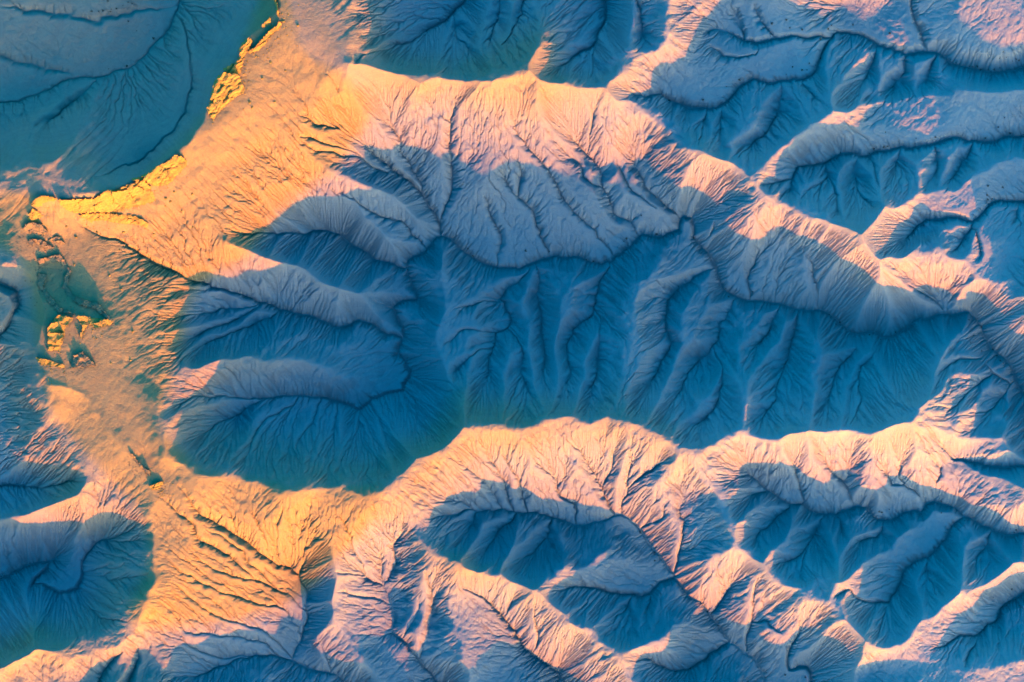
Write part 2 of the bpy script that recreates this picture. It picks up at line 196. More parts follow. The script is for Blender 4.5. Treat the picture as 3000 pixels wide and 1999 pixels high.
# tributaries: head -> mouth, heights are found from the surface
TRIB=[T(s) for s in '''
TC 320,560 315,700 350,900 400,1040 470,1150 530,1300 540,1370
TC 860,570 780,720 730,870 740,1020 765,1150 760,1280 720,1380 680,1480 665,1540
TL 2190,1250 2351,1370 TC 0,1330 100,1400 180,1460 280,1500 400,1560 MC 470,60 590,130
TL 2080,780 2200,860 2351,920 TC -20,900
TL 2100,1000 2200,1060 2351,1100 TC 100,1100 250,1160 330,1200 380,1200
TL 2060,940 2200,1000 TC 0,1050 120,1090
TC 1460,760 1600,940 1700,1030 1750,1080 1800,1170 1810,1280 1850,1360 1900,1450 2000,1550 MC 2015,10 2035,50
TC 1200,700 1230,940 1370,1090 1430,1170 1500,1260 1540,1360 1600,1420 1680,1490 1760,1568 MC 1770,40 1820,100 1880,190
TC 1600,1060 1650,1130 1690,1200 1805,1280
TC 1210,1090 1235,1240 1220,1340 1270,1420 1330,1500 1360,1568 MC 1370,60 1440,130 1450,190
TC 1080,1180 1130,1280 1220,1345
TC 960,1300 1000,1480 1050,1568 MC 1075,40 1100,130 1115,260
TC 1890,1050 1930,1180 1970,1280 2050,1350 2150,1450
TC 2000,1040 2060,1180 2100,1290 2200,1400 2290,1460 2325,1480
TC 1730,700 1715,900 1712,1030
TR 350,1250 270,1300 215,1390 205,1568 MR 180,100 130,130
MR 820,170 880,230 900,370 930,470 950,510 955,585
MR 1100,270 1050,370 980,460 950,500
MR 1190,330 1140,480 1085,640
MR 570,130 550,280 470,360 465,490
MR 1180,200 1390,360 1440,430
MR 1280,480 1440,570 1500,660 1530,745
MR 1560,420 1700,460 1780,500 1850,550
MC 920,1250 990,1150 1005,1020 1020,900 1030,820 1080,740 1130,710 1145,680 1150,600 1130,530 1100,490 1130,450 1190,400 1230,370 1290,310 1330,240
MC 1300,1250 1250,1120 1220,1030 1215,900 1210,800 1180,750 1135,710
MC 1160,1230 1190,1090 1220,1030
MC 760,990 820,930 900,880 1020,845
MC 740,780 860,730 960,710 1080,740
MC 760,560 900,520 1030,495 1105,515
MC 1400,1200 1380,1000 1380,850 1370,700 1370,600 1355,480 1370,400 1375,300 1350,225
MC 1550,1220 1570,1050 1580,900 1600,780 1640,690 1690,650 1750,600 1770,480 1780,420 1810,330 1837,222
MC 1640,1230 1750,1100 1780,950 1800,780 1790,660 1755,605
MC 2040,1230 2140,1050 2210,950 2250,800 2220,640 2250,590 2260,500 2310,430 MR 0,400 80,370 150,330 235,305
MC 2220,1310 2300,1220 2351,1150 MR 60,1030 120,940 200,850 250,800 270,680 300,640 350,550 380,470
MR 30,1420 150,1300 210,1200 260,1080 265,960 210,850
MR 500,1410 570,1290 660,1180 690,1050 700,950 740,850 790,720 790,640 825,600
MR 470,830 590,700 690,560
MR 970,1310 1000,1130 1040,1040 1080,960 1150,910 1210,830 1240,720
MR 1150,1350 1220,1230 1235,1050 1250,960 1330,880 1350,810 1400,770
MR 1480,1170 1420,1030 1390,930 1340,870
MR 1600,880 1550,780 1540,742
MR 1690,1060 1830,970 1950,900 2090,900 2140,970 2200,1040 2300,1110 2360,1110
MR 1800,1310 1870,1250 1990,1150 2100,1070 2180,1030
MR 2000,1310 2150,1280 2200,1180 2300,1110
ML 1220,630 1300,600 1500,560 1750,520
ML 1260,800 1400,740 1600,630 1770,525
ML 1320,870 1500,790 1700,700 1850,620 1910,565
ML 1330,1440 1500,1350 1700,1260 1840,1195
ML 1380,1530 1600,1420 1800,1270 1900,1180
ML 1700,1568 1850,1350 2020,1230 2060,1150
ML 2040,1550 2150,1300 2200,1160
ML 2280,1568 2300,1400 2330,1170
MC 60,1568 90,1500 130,1370 145,1255
MC 330,1568 310,1380 270,1200
MC 600,1400 520,1240 450,1120
TC 1000,400 1010,330 1030,230 1090,100 1090,-100
TC 1060,420 1090,350 1150,260 1220,130 1280,0 1290,-100
TC 2110,310 2100,250 2090,120 2070,0 2060,-100
TC 1690,540 1700,480 1740,305
TC 250,480 400,400 500,330 520,265
TC 880,450 870,340 800,240 790,130 780,90
TL 0,65 200,70 380,110 600,135 700,130 900,100 1100,90 1225,55
TL -100,330 0,380 150,450 300,490 450,510 540,560
TL 300,900 400,800 550,700 680,580
TR 110,1010 130,850 190,760
TR 250,990 260,870 280,730
TR 380,1080 480,1020 560,960 620,840 660,750 680,600 690,530
TR 900,700 870,660 850,515
TR 1230,600 1310,430 1325,310 1365,275
TR 1450,590 1570,460 1560,360 1595,348
TR 1700,590 1730,450 1790,375
TR 210,290 300,380 400,395 480,360 510,258
TR 360,60 360,120 430,230
TR 480,30 560,170 600,240
TR 700,1350 715,1268
TR 920,1400 950,1270 1010,1220 1010,1118
TR 1060,1520 1060,1330 1030,1230 1010,1210
TR 1310,1460 1240,1350 1210,1280 1195,1150 1200,1052
TR 1350,1290 1320,1200 1315,1062
TR 1460,1300 1490,1150 1520,1030 1560,985
TR 1760,1250 1750,1060 1750,962
TR 1860,1250 1920,1120 1980,1000 2020,942
MR 1830,180 1920,100 2000,20 TR 2010,1537
MR 2090,210 2060,110 2020,15
TR 2310,1520 2310,1362
BL 1010,470 850,540 720,580
BL 1070,590 880,580 730,585
BL 1050,790 850,860 770,870 650,850 555,825
BL 880,1130 700,1100 560,980 515,930
BL 640,1180 540,1080 475,950
BL 360,1100 310,980 295,902
BL 520,480 420,570 335,715
BL 40,1250 20,1000 0,870
BL 1080,240 1250,360 1350,470 1400,570 1500,640 1600,710 1700,790 1750,860
BL 1250,140 1350,290 1420,400 1560,470 1680,530 1750,600 1850,700 1970,770 2050,830
BL 1640,370 1680,520
BL 1760,350 1850,550 1920,690 1960,765
BL 1960,300 1910,560 1940,700 1975,770
BL 1440,480 1560,560 1680,660 1750,760 1830,850 1890,920 2050,960
BL 1300,650 1500,800 1720,870 1850,920 1980,980 2085,1060
BL 1220,730 1400,870 1600,970 1750,1040 1870,1050 1960,1090 2020,1180 2085,1210
BL 1200,850 1300,960 1480,1090 1640,1150 1760,1220 1880,1300 2010,1400
BL 1190,1070 1300,1190 1450,1220 1560,1240 1700,1290 1830,1330 1870,1390 1950,1422
BL 1250,1260 1400,1350 1550,1410 1700,1400 1850,1400
BL 960,1300 965,1400 900,1568
BL 860,1340 720,1480 650,1568
BL 2200,1250 2230,1380 2265,1520
BC 0,380 50,490 90,600 150,760 200,850
BC 200,540 260,650 290,760 290,900
BC 0,600 60,720 150,800 220,870 290,910
BC 440,480 370,600 375,750 340,860 295,910
BL 2200,690 2351,800 BC 200,860
BC 500,950 510,1080 490,1200 430,1305
BC 590,760 610,980 620,1080 590,1250 540,1425
BL 2300,960 BC 180,990 325,1030
BC 1210,960 1160,1070 1110,1155
BC 1330,1040 1340,1250 1320,1385
BC 1610,1400 1620,1568 1650,1700
BC 640,320 760,315 860,340 920,390
BC 760,0 840,80 960,180 1040,290 1090,385
BC 980,0 1040,90 1110,210 1170,385
BC 1100,0 1150,50 1220,180 1260,280 1275,395
BC 1300,-60 1370,30 1480,170 1530,270 1600,340 1645,480
BC 1560,-60 1650,0 1720,130 1790,220 1820,320 1880,425
BC 1840,-60 1840,30 1800,200
BC 1990,-60 1970,30 1970,220 1940,320 1935,420
BC 2200,50 2040,160 1970,230
BC 780,640 860,520 950,397
BC 920,720 1050,560 1200,385
BC 1250,760 1350,660 1420,580 1450,440
BC 2240,350 2210,420 2085,540
BC 2345,330 2340,560 2310,750 2270,845
BC 1620,1080 1750,970 1800,938
BC 1850,1220 1950,1100 2010,964
BC 2120,1100 2140,950
BR 690,60 720,90 790,220 820,340
BR 870,-60 1010,70 1080,140 1160,210 1195,320
BR 1400,100 1490,210 1570,210 1660,300 1690,330
BR 1530,-100 1530,140 1590,220
BR 1810,30 1760,170 1720,305
BR 300,320 440,270 540,250
BR 480,650 600,480 680,400 710,345
BR 650,760 820,700 880,590 950,460 990,390
BR 820,850 850,680 880,600
BR 1110,560 1100,450 1090,395
BR 1180,640 1290,580 1350,570 1390,510 1410,448
BR 1350,1220 1390,1100 1415,1030
BR 1780,1000 1700,850 1690,720
BR 2050,900 2060,750 2100,650 2180,520
BR 1960,1460 2000,1350 2050,1250
BR 370,860 290,950 190,1085
BR 500,850 490,1030 490,1150 455,1250 450,1355
BR 700,1230 600,1150 490,1160
'''.strip().split('\n')]

X0,Y0,X1,Y1,C=-402,-402,3402,2402,6
W=int((X1-X0)/C);H=int((Y1-Y0)/C)
FX0,FY0,FX1,FY1,FC=-110,-110,3110,2110,2.3
FW=int((FX1-FX0)/FC);FH=int((FY1-FY0)/FC)
TANE=0.1495;AZ=SUN_AZ
rng=np.random.default_rng(7)
NB=[(dy,dx) for dy in range(-3,4) for dx in range(-3,4) if np.gcd(abs(dx),abs(dy))==1]
def g(p): return ((p[0]-X0)/C-.5,(p[1]-Y0)/C-.5)
def dens(line,step=.5):
    out=[]
    for a,b in zip(line[:-1],line[1:]):
        n=max(1,int(np.hypot(b[0]-a[0],b[1]-a[1])/C/step))
        for k in range(n):
            u=k/n;out.append([a[i]+(b[i]-a[i])*u for i in range(len(a))])
    out.append(list(line[-1]));return np.array(out)
def gauss(a,s):
    s=float(s)
    r=int(3*s)+1;k=np.exp(-.5*(np.arange(-r,r+1)/s)**2);k/=k.sum()
    b=np.pad(a,((r,r),(0,0)),'edge');b=sum(k[i]*b[i:i+a.shape[0]] for i in range(2*r+1))
    b=np.pad(b,((0,0),(r,r)),'edge');return sum(k[i]*b[:,i:i+a.shape[1]] for i in range(2*r+1))
def rast(lines,f=1):
    h,w=(H+f-1)//f,(W+f-1)//f
    s=np.zeros((h,w));n=np.zeros((h,w))
    for L in lines:
        d=dens(L);x,y=g((d[:,0],d[:,1]));ix=np.floor((x+.5)/f).astype(int);iy=np.floor((y+.5)/f).astype(int)
        ok=(ix>=0)&(ix<w)&(iy>=0)&(iy<h)
        np.add.at(s,(iy[ok],ix[ok]),d[ok,2]);np.add.at(n,(iy[ok],ix[ok]),1)
    return s,n
def laplace(lines):
    u=None
    for f,it in ((32,400),(16,300),(8,300),(4,300),(2,250),(1,200)):
        s,n=rast(lines,f);m=n>0;v=np.where(m,s/np.maximum(n,1),0)
        if u is None: u=np.full(v.shape,v[m].mean())
        else:
            u=np.repeat(np.repeat(u,2,0),2,1)[:v.shape[0],:v.shape[1]]
        u=np.where(m,v,u)
        for k in range(it):
            p=np.pad(u,1,'edge');q=(p[:-2,1:-1]+p[2:,1:-1]+p[1:-1,:-2]+p[1:-1,2:])/4
            u=np.where(m,v,q)
    return u
def samp(a,x,y):
    x=np.clip(x,0,a.shape[1]-1.001);y=np.clip(y,0,a.shape[0]-1.001)
    i=x.astype(int);j=y.astype(int);fx=x-i;fy=y-j
    return (a[j,i]*(1-fx)+a[j,i+1]*fx)*(1-fy)+(a[j+1,i]*(1-fx)+a[j+1,i+1]*fx)*fy
def minplus(h,slope,it=12):
    cm=C/PM
    for k in range(it):
        for dy,dx in NB:
            L=cm*np.hypot(dx,dy)*slope
            p=np.pad(h,3,'edge')[3+dy:3+dy+h.shape[0],3+dx:3+dx+h.shape[1]]
            h=np.minimum(h,p+L)
    return h
def trib_heights(h):
    out=[]
    for L in TRIB:
        d=dens([p[:2] for p in L]);x,y=g((d[:,0],d[:,1]))
        z=samp(h,x,y);s=np.r_[0,np.cumsum(np.hypot(*np.diff(d,axis=0).T))];ln=s[-1]/PM;s/=s[-1]
        z0,z1=z[0],z[-1];sx,sy=d[0,:2]
        drop,pr=2.2,1.2
        if 430<sx<1330 and sy>1300: drop,pr=1.0,1.05          # close-set gullies of the fan
        elif sy>1280 and d[-1,1]>sy: drop,pr=2.0,1.2
        elif d[-1,1]<sy-40 and ln>20: drop,pr=9.0,1.8        # deep gullies between the spurs of the shaded walls
        drop=min(drop,.22*ln)
        lin=z1+(z0-z1)*(1-s)**pr if z0>z1 else z
        zz=np.minimum(lin,z-drop*np.minimum(1,np.minimum(s*5,(1-s)*4)))
        zz=np.maximum.accumulate(zz[::-1])[::-1]
        zz=np.maximum(zz,z1)
        out.append([(a[0],a[1],b) for a,b in zip(d,zz)])
    return out
def inside(polys,px,py):
    m=np.zeros(px.shape,bool)
    for P in polys:
        ins=np.zeros(px.shape,bool)
        for a,b in zip(P,P[1:]+P[:1]):
            if a[1]!=b[1]: ins^=((a[1]>py)!=(b[1]>py))&(px<(b[0]-a[0])*(py-a[1])/(b[1]-a[1])+a[0])
        m|=ins
    return m
def cast(h,cell):
    """height of the shadow edge over every cell, and which cell casts it"""
    hh,ww=h.shape;S=np.full(h.shape,-1e9);K=np.zeros(h.shape,int)
    ta=np.tan(AZ);dl=cell/PM/np.cos(AZ)*TANE;cur=np.full(ww,-1e9);ci=np.zeros(ww,int);ar=np.arange(ww)
    for r in range(hh-2,-1,-1):
        up=h[r+1]>=cur;cur=np.where(up,h[r+1],cur)-dl;ci=np.where(up,(r+1)*ww+ar,ci)
        nx=np.append(cur[1:],cur[-1]);cur=cur*(1-ta)+nx*ta
        k=hh-1-r
        if round(k*ta)>round((k-1)*ta): ci=np.append(ci[1:],0)
        S[r]=cur;K[r]=ci
    return S,K
def settle(h,cell,n=600,sig=(8,6,4.5,3.5,2.5),lr=1.,margin=.25):
    """raise or lower low hills so that the evening shadows end where they should"""
    hh,ww=h.shape;yy,xx=np.mgrid[0:hh,0:ww];px=X0+(xx+.5)*cell;py=Y0+(yy+.5)*cell
    lb=gauss((inside(LIT,px,py)&~inside(SHADE,px,py)).astype(float),.8)
    inf=(px>0)&(px<3000)&(py>0)&(py<1999);L_,D_=inf&(lb>.72),inf&(lb<.28)
    h0=h.copy()
    for k in range(n):
        S,K=cast(h,cell);lit=h>S;A=L_&(h<S+.55);B=D_&lit
        P=np.zeros(h.size);N=np.zeros(h.size)
        va=np.clip((S-h+.75)[A],0,6);vb=np.clip((h-S+margin)[B],0,6)
        np.add.at(P,np.flatnonzero(A),.5*va);np.add.at(P,K[A],-.5*va);np.add.at(P,np.flatnonzero(B),-.5*vb);np.add.at(P,K[B],.5*vb)
        for i in (np.flatnonzero(A),K[A],np.flatnonzero(B),K[B]): np.add.at(N,i,1)
        s=sig[min(len(sig)-1,int(k/n*len(sig)))]
        h=h+lr*gauss((P/np.maximum(N,1)).reshape(hh,ww),s)/(gauss((N>0).astype(float).reshape(hh,ww),s)+.3)
        if k%15==14: h=.5*h+.5*minplus2(h,.95,cell/PM,3)
    return gauss(h-h0,1.5)
def minplus2(h,slope,cm,it):
    for k in range(it):
        for dy,dx in NB:
            p=np.pad(h,3,'edge')[3+dy:3+dy+h.shape[0],3+dx:3+dx+h.shape[1]]
            h=np.minimum(h,p+np.hypot(dx,dy)*cm*slope)
    return h
def vnoise(w,h,wl,seed):
    """smooth value noise on a w x h grid, wavelength wl (cells)"""
    r=np.random.default_rng(seed);nw,nh=int(w/wl)+4,int(h/wl)+4
    return resize(r.standard_normal((nh,nw)),np.arange(w)/wl+1,np.arange(h)/wl+1)
def crw(f):
    return (-.5*f+f*f-.5*f**3,1-2.5*f*f+1.5*f**3,.5*f+2*f*f-1.5*f**3,-.5*f*f+.5*f**3)
def resize(a,xs,ys):
    i=np.clip(np.floor(xs).astype(int),1,a.shape[1]-3);f=np.clip(xs-i,0,1);w=crw(f)
    b=sum(a[:,i-1+k]*w[k] for k in range(4))
    j=np.clip(np.floor(ys).astype(int),1,a.shape[0]-3);f=np.clip(ys-j,0,1);w=crw(f)
    return sum(b[j-1+k]*w[k][:,None] for k in range(4))
def receivers(h,cm):
    H_,W_=h.shape;p=np.pad(h,1,constant_values=1e9);best=np.zeros_like(h);rec=np.arange(H_*W_).reshape(H_,W_).copy()
    ids=rec.copy()
    for dy,dx in ((0,1),(0,-1),(1,0),(-1,0),(1,1),(1,-1),(-1,1),(-1,-1)):
        d=cm if dx*dy==0 else cm*(2-rng.random(h.shape))
        s=(h-p[1+dy:1+dy+H_,1+dx:1+dx+W_])/d
        m=s>best;best=np.where(m,s,best);rec=np.where(m,ids+dy*W_+dx,rec)
    return rec.ravel(),best.ravel()
def order(rec):
    n=rec.size;d=(rec!=np.arange(n)).astype(np.int32);r=rec.copy()
    for k in range(14):
        nd=d+d[r];nr=r[r]
        if (nr==r).all(): break
        d,r=nd,nr
    o=np.argsort(d,kind='stable');lv=np.searchsorted(d[o],np.arange(d.max()+2));return o,lv
def accumulate(rec,o,lv):
    A=np.ones(rec.size)
    for k in range(len(lv)-2,0,-1):
        i=o[lv[k]:lv[k+1]];np.add.at(A,rec[i],A[i])
    return A
def erode(h,cm,iters,K,m,cap,A0,pf):
    h0=h.copy();A=None
    for it in range(iters):
        hn=.5*h+.5*gauss(h,1.)+rng.random(h.shape)*.03
        rec,s=receivers(hn,cm);o,lv=order(rec);A=accumulate(rec,o,lv)
        k=K*pf.ravel()*np.maximum(A-A0,0)**m/cm;hf=h.ravel().copy()
        for q in range(1,len(lv)-1):
            i=o[lv[q]:lv[q+1]];r=rec[i];ki=k[i]
            zr=np.minimum(hf[r],hf[i]);hf[i]=(hf[i]+ki*zr)/(1+ki)
        h=np.maximum(hf.reshape(h.shape),h0-cap)
    return h,A.reshape(h.shape)
def dilate(a,it,cm,slope):
    for k in range(it):
        for dy,dx in NB:
            p=np.pad(a,3,'edge')[3+dy:3+dy+a.shape[0],3+dx:3+dx+a.shape[1]];a=np.minimum(a,p+np.hypot(dx,dy)*cm*slope)
    return a
def fine(h):
    t0=time.time();cm=FC/PM
    xs=np.arange(FW);ys=np.arange(FH)
    # warp
    wl=np.array([110,40,14])/FC
    amp=[7,4,1.6]
    wx=sum(a*vnoise(FW,FH,l,10+i) for i,(a,l) in enumerate(zip(amp,wl)))
    wy=sum(a*vnoise(FW,FH,l,20+i) for i,(a,l) in enumerate(zip(amp,wl)))
    px=FX0+(xs[None]+.5)*FC+wx;py=FY0+(ys[:,None]+.5)*FC+wy
    hb=gauss(h,.45)
    base=resize(hb,(FX0+(xs+.5)*FC-X0)/C-.5,(FY0+(ys+.5)*FC-Y0)/C-.5)
    # bicubic then warp by bilinear on fine grid
    gx=np.clip((px-FX0)/FC-.5,0,FW-1.01);gy=np.clip((py-FY0)/FC-.5,0,FH-1.01)
    z=samp(base,gx.ravel(),gy.ravel()).reshape(FH,FW)
    # creeks on the fine grid
    cz=np.full((FH,FW),1e4);reg=cz.copy()
    def stamp(lines,dep0,main):
        for L in lines:
            dep=dep0*(.28 if (430<L[0][0]<1330 and L[0][1]>1300) or (L[0][0]<560 and L[0][1]<560) else 1)
            d=dens([p[:2] for p in L],.15)
            zz=samp(hb,*g((d[:,0],d[:,1])))
            n=len(d);u=np.arange(n)/max(1,n-1)
            zz=np.minimum.accumulate(zz)
            # inverse warp
            fx=(d[:,0]-FX0)/FC-.5;fy=(d[:,1]-FY0)/FC-.5;ax,ay=fx.copy(),fy.copy()
            for k in range(4):
                ax=fx-samp(wx,ax,ay)/FC;ay=fy-samp(wy,ax,ay)/FC
            ix=np.round(ax).astype(int);iy=np.round(ay).astype(int)
            ok=(ix>=1)&(ix<FW-1)&(iy>=1)&(iy<FH-1)
            inc=dep*np.clip(u*4,0.15,1)
            v=zz-inc
            if not main:
                e=np.flatnonzero(ok)
                if len(e):
                    je=e[-1];mz=cz[iy[je]-1:iy[je]+2,ix[je]-1:ix[je]+2].min()
                    if mz<9e3: v=np.maximum(v,mz+.02)
            ix,iy,v=ix[ok],iy[ok],v[ok]
            np.minimum.at(cz,(iy,ix),v)
            if main:
                np.minimum.at(cz,(iy,ix+1),v+.05)
                np.minimum.at(cz,(iy+1,ix),v+.05)
    stamp(MAIN,3.0,True);stamp(TRIB,.75,False)
    D=np.where(cz<9e3,0,1e4)
    for k in range(6):
        for dy,dx in NB:
            p=np.pad(D,3,'edge')[3+dy:3+dy+FH,3+dx:3+dx+FW];D=np.minimum(D,p+np.hypot(dx,dy)*cm)
    B=np.minimum(dilate(cz,2,cm,2.6),dilate(np.where(cz<9e3,cz+1.1,1e4),5,cm,.9))
    nm=np.clip(D/6,0,1)
    no=.24*vnoise(FW,FH,70/FC,31)+.10*vnoise(FW,FH,28/FC,32)+.10*vnoise(FW,FH,12/FC,33)+.075*vnoise(FW,FH,5.5/FC,34)
    pf=1-.55*np.clip((z-58)/9,0,1)
    z=z+no*nm*pf
    z=np.minimum(z,B)
    z1,A=erode(z,cm,6,.045,.28,1.0,8,pf)
    inc=z-z1
    # relax the walls of the rills
    for k in range(3):
        for dy,dx in ((0,1),(0,-1),(1,0),(-1,0),(1,1),(1,-1),(-1,1),(-1,-1)):
            p=np.pad(z1,1,'edge')[1+dy:1+dy+FH,1+dx:1+dx+FW]
            z1=np.minimum(z1,p+np.hypot(dx,dy)*cm*2.8)
    z1=.92*z1+.08*gauss(z1,.7)
    return z1
h=laplace(RIDGE+MAIN)
# convex slopes: relative position between creek and ridge
tr=trib_heights(h)
s,n=rast(tr);m=n>0
hc=np.minimum(h,minplus(np.where(m,np.minimum(h,s/np.maximum(n,1)),1e4),.85,14))
hs=gauss(hc,.9);w=np.clip((hs-hc)*-1.2+.0,0,1)   # round only crests (hc>hs)
hc=hc*(1-w)+hs*w

hp=np.pad(hc,((0,H%2),(0,W%2)),'edge')
h2=(hp[::2,::2]+hp[1::2,::2]+hp[::2,1::2]+hp[1::2,1::2])/4
corr=settle(h2,12)
corr=resize(np.pad(corr,2,'edge'),(np.arange(W)-.5)/2+2,(np.arange(H)-.5)/2+2)
# ------------------------------------------------------------------ terrain meshes
def world_xy(px, py):
    return (px - 1500.0) / PM, (999.5 - py) / PM

def grid_object(name, X, Y, Z, mat, keep=None):
    hh, ww = Z.shape
    co = np.empty((hh * ww, 3), np.float32)
    co[:, 0] = X.ravel(); co[:, 1] = Y.ravel(); co[:, 2] = Z.ravel()
    ids = np.arange(hh * ww, dtype=np.int32).reshape(hh, ww)
    q = np.stack([ids[1:, :-1], ids[1:, 1:], ids[:-1, 1:], ids[:-1, :-1]], -1)
    q = q[keep] if keep is not None else q.reshape(-1, 4)
    me = bpy.data.meshes.new(name)
    me.vertices.add(len(co)); me.vertices.foreach_set('co', co.ravel())
    me.loops.add(q.size); me.loops.foreach_set('vertex_index', q.ravel().astype(np.int32))
    me.polygons.add(len(q)); me.polygons.foreach_set('loop_start', np.arange(0, q.size, 4, dtype=np.int32))
    me.update(calc_edges=True)
    me.polygons.foreach_set('use_smooth', np.ones(len(q), bool))
    me.materials.append(mat)
    o = bpy.data.objects.new(name, me)
    COL.objects.link(o)
    return o

def new_mat(name):
    m = bpy.data.materials.new(name); m.use_nodes = True
    b = m.node_tree.nodes['Principled BSDF']
    b.inputs['Roughness'].default_value = 0.95
    b.inputs['Specular IOR Level'].default_value = 0.12
    return m, m.node_tree, b

def noise(nt, vec, scale, detail=4, rough=.55):
    n = nt.nodes.new('ShaderNodeTexNoise')
    n.inputs['Scale'].default_value = scale; n.inputs['Detail'].default_value = detail; n.inputs['Roughness'].default_value = rough
    nt.links.new(vec, n.inputs['Vector'])
    return n.outputs['Fac']

def ramp(nt, fac, stops):
    r = nt.nodes.new('ShaderNodeValToRGB')
    while len(r.color_ramp.elements) < len(stops): r.color_ramp.elements.new(0.5)
    for e, (p, c) in zip(r.color_ramp.elements, stops):
        e.position = p; e.color = (*c, 1)
    nt.links.new(fac, r.inputs['Fac'])
    return r.outputs['Color']

def mixc(nt, kind, fac, a, b):
    m = nt.nodes.new('ShaderNodeMix'); m.data_type = 'RGBA'; m.blend_type = kind
    if isinstance(fac, (int, float)): m.inputs[0].default_value = fac
    else: nt.links.new(fac, m.inputs[0])
    for s, v in ((m.inputs[6], a), (m.inputs[7], b)):
        if isinstance(v, tuple): s.default_value = (*v, 1)
        else: nt.links.new(v, s)
    return m.outputs[2]

def clay_material():
    m, nt, b = new_mat('badland_clay')
    geo = nt.nodes.new('ShaderNodeNewGeometry'); P = geo.outputs['Position']
    sep = nt.nodes.new('ShaderNodeSeparateXYZ'); nt.links.new(P, sep.inputs[0])
    grey = ramp(nt, noise(nt, P, .012, 5, .6), [(.3, (.365, .40, .375)), (.5, (.39, .425, .39)), (.7, (.345, .38, .36))])
    tan = ramp(nt, noise(nt, P, .015, 5, .6), [(.3, (.41, .365, .27)), (.5, (.44, .39, .28)), (.7, (.385, .345, .26))])
    # tan upper beds, blue-grey clay below; the tan also paints sunlit warmth on ridges
    t1 = nt.nodes.new('ShaderNodeMath'); t1.operation = 'MULTIPLY_ADD'
    nt.links.new(noise(nt, P, .014, 5, .6), t1.inputs[0]); t1.inputs[1].default_value = -30.0; nt.links.new(sep.outputs['Z'], t1.inputs[2])
    t3 = nt.nodes.new('ShaderNodeMath'); t3.operation = 'MULTIPLY_ADD'
    nt.links.new(sep.outputs['X'], t3.inputs[0]); t3.inputs[1].default_value = -.022; nt.links.new(t1.outputs[0], t3.inputs[2])
    def step(lo, hi):
        s_ = nt.nodes.new('ShaderNodeMapRange'); s_.interpolation_type = 'SMOOTHSTEP'
        nt.links.new(t3.outputs[0], s_.inputs['Value']); s_.inputs['From Min'].default_value = lo; s_.inputs['From Max'].default_value = hi
        return s_.outputs['Result']
    e1 = nt.nodes.new('ShaderNodeMath'); e1.operation = 'MULTIPLY_ADD'
    nt.links.new(noise(nt, P, .01, 4, .6), e1.inputs[0]); e1.inputs[1].default_value = 260.0; nt.links.new(sep.outputs['X'], e1.inputs[2])
    e2 = nt.nodes.new('ShaderNodeMapRange'); e2.interpolation_type = 'SMOOTHSTEP'
    nt.links.new(e1.outputs[0], e2.inputs['Value']); e2.inputs['From Min'].default_value = 130.0; e2.inputs['From Max'].default_value = 400.0
    east = e2.outputs['Result']
    pale = ramp(nt, noise(nt, P, .018, 5, .6), [(.3, (.455, .485, .44)), (.5, (.49, .52, .455)), (.7, (.425, .455, .42))])
    gold = ramp(nt, noise(nt, P, .02, 5, .6), [(.3, (.45, .345, .155)), (.5, (.485, .37, .16)), (.7, (.42, .32, .15))])  # sunlit gold put into the soil colour, masked by the attribute below
    at = nt.nodes.new('ShaderNodeAttribute'); at.attribute_name = 'sun_warmth'
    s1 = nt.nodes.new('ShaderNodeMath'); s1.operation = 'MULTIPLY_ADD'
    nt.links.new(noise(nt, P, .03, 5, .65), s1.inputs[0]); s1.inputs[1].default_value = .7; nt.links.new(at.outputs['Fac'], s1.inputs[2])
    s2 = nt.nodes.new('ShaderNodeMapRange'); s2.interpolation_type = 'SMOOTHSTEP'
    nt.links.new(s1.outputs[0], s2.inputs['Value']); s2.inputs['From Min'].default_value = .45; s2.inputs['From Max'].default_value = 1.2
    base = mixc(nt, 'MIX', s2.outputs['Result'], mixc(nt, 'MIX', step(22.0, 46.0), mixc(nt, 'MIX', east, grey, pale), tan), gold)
    # beds of slightly different clay, level through the hills
    mp = nt.nodes.new('ShaderNodeCombineXYZ')
    warp = nt.nodes.new('ShaderNodeMath'); warp.operation = 'MULTIPLY_ADD'
    nt.links.new(noise(nt, P, .02, 3), warp.inputs[0]); warp.inputs[1].default_value = 5.0
    nt.links.new(sep.outputs['Z'], warp.inputs[2])
    nt.links.new(warp.outputs[0], mp.inputs['Z'])
    bands = ramp(nt, noise(nt, mp.outputs[0], .55, 5, .7), [(.30, (.80, .79, .84)), (.46, (1, 1, 1)), (.56, (.90, .89, .92)), (.66, (1.06, 1.05, 1.0))])
    c = mixc(nt, 'MULTIPLY', .8, base, bands)
    grain = ramp(nt, noise(nt, P, .9, 6, .75), [(.3, (.84, .84, .86)), (.5, (1, 1, 1)), (.72, (1.08, 1.07, 1.05))])
    c = mixc(nt, 'MULTIPLY', .7, c, grain)
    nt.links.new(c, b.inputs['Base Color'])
    bump = nt.nodes.new('ShaderNodeBump'); bump.inputs['Strength'].default_value = .8; bump.inputs['Distance'].default_value = .7
    nt.links.new(noise(nt, P, 1.3, 8, .75), bump.inputs['Height'])
    nt.links.new(bump.outputs['Normal'], b.inputs['Normal'])
    return m
CLAY = clay_material()
z_fine = fine(hc + corr)
fx, fy = world_xy(FX0 + (np.arange(FW) + .5) * FC, FY0 + (np.arange(FH) + .5) * FC)
GX, GY = np.meshgrid(fx, fy)
terrain = grid_object('terrain', GX, GY, z_fine * VS, CLAY)
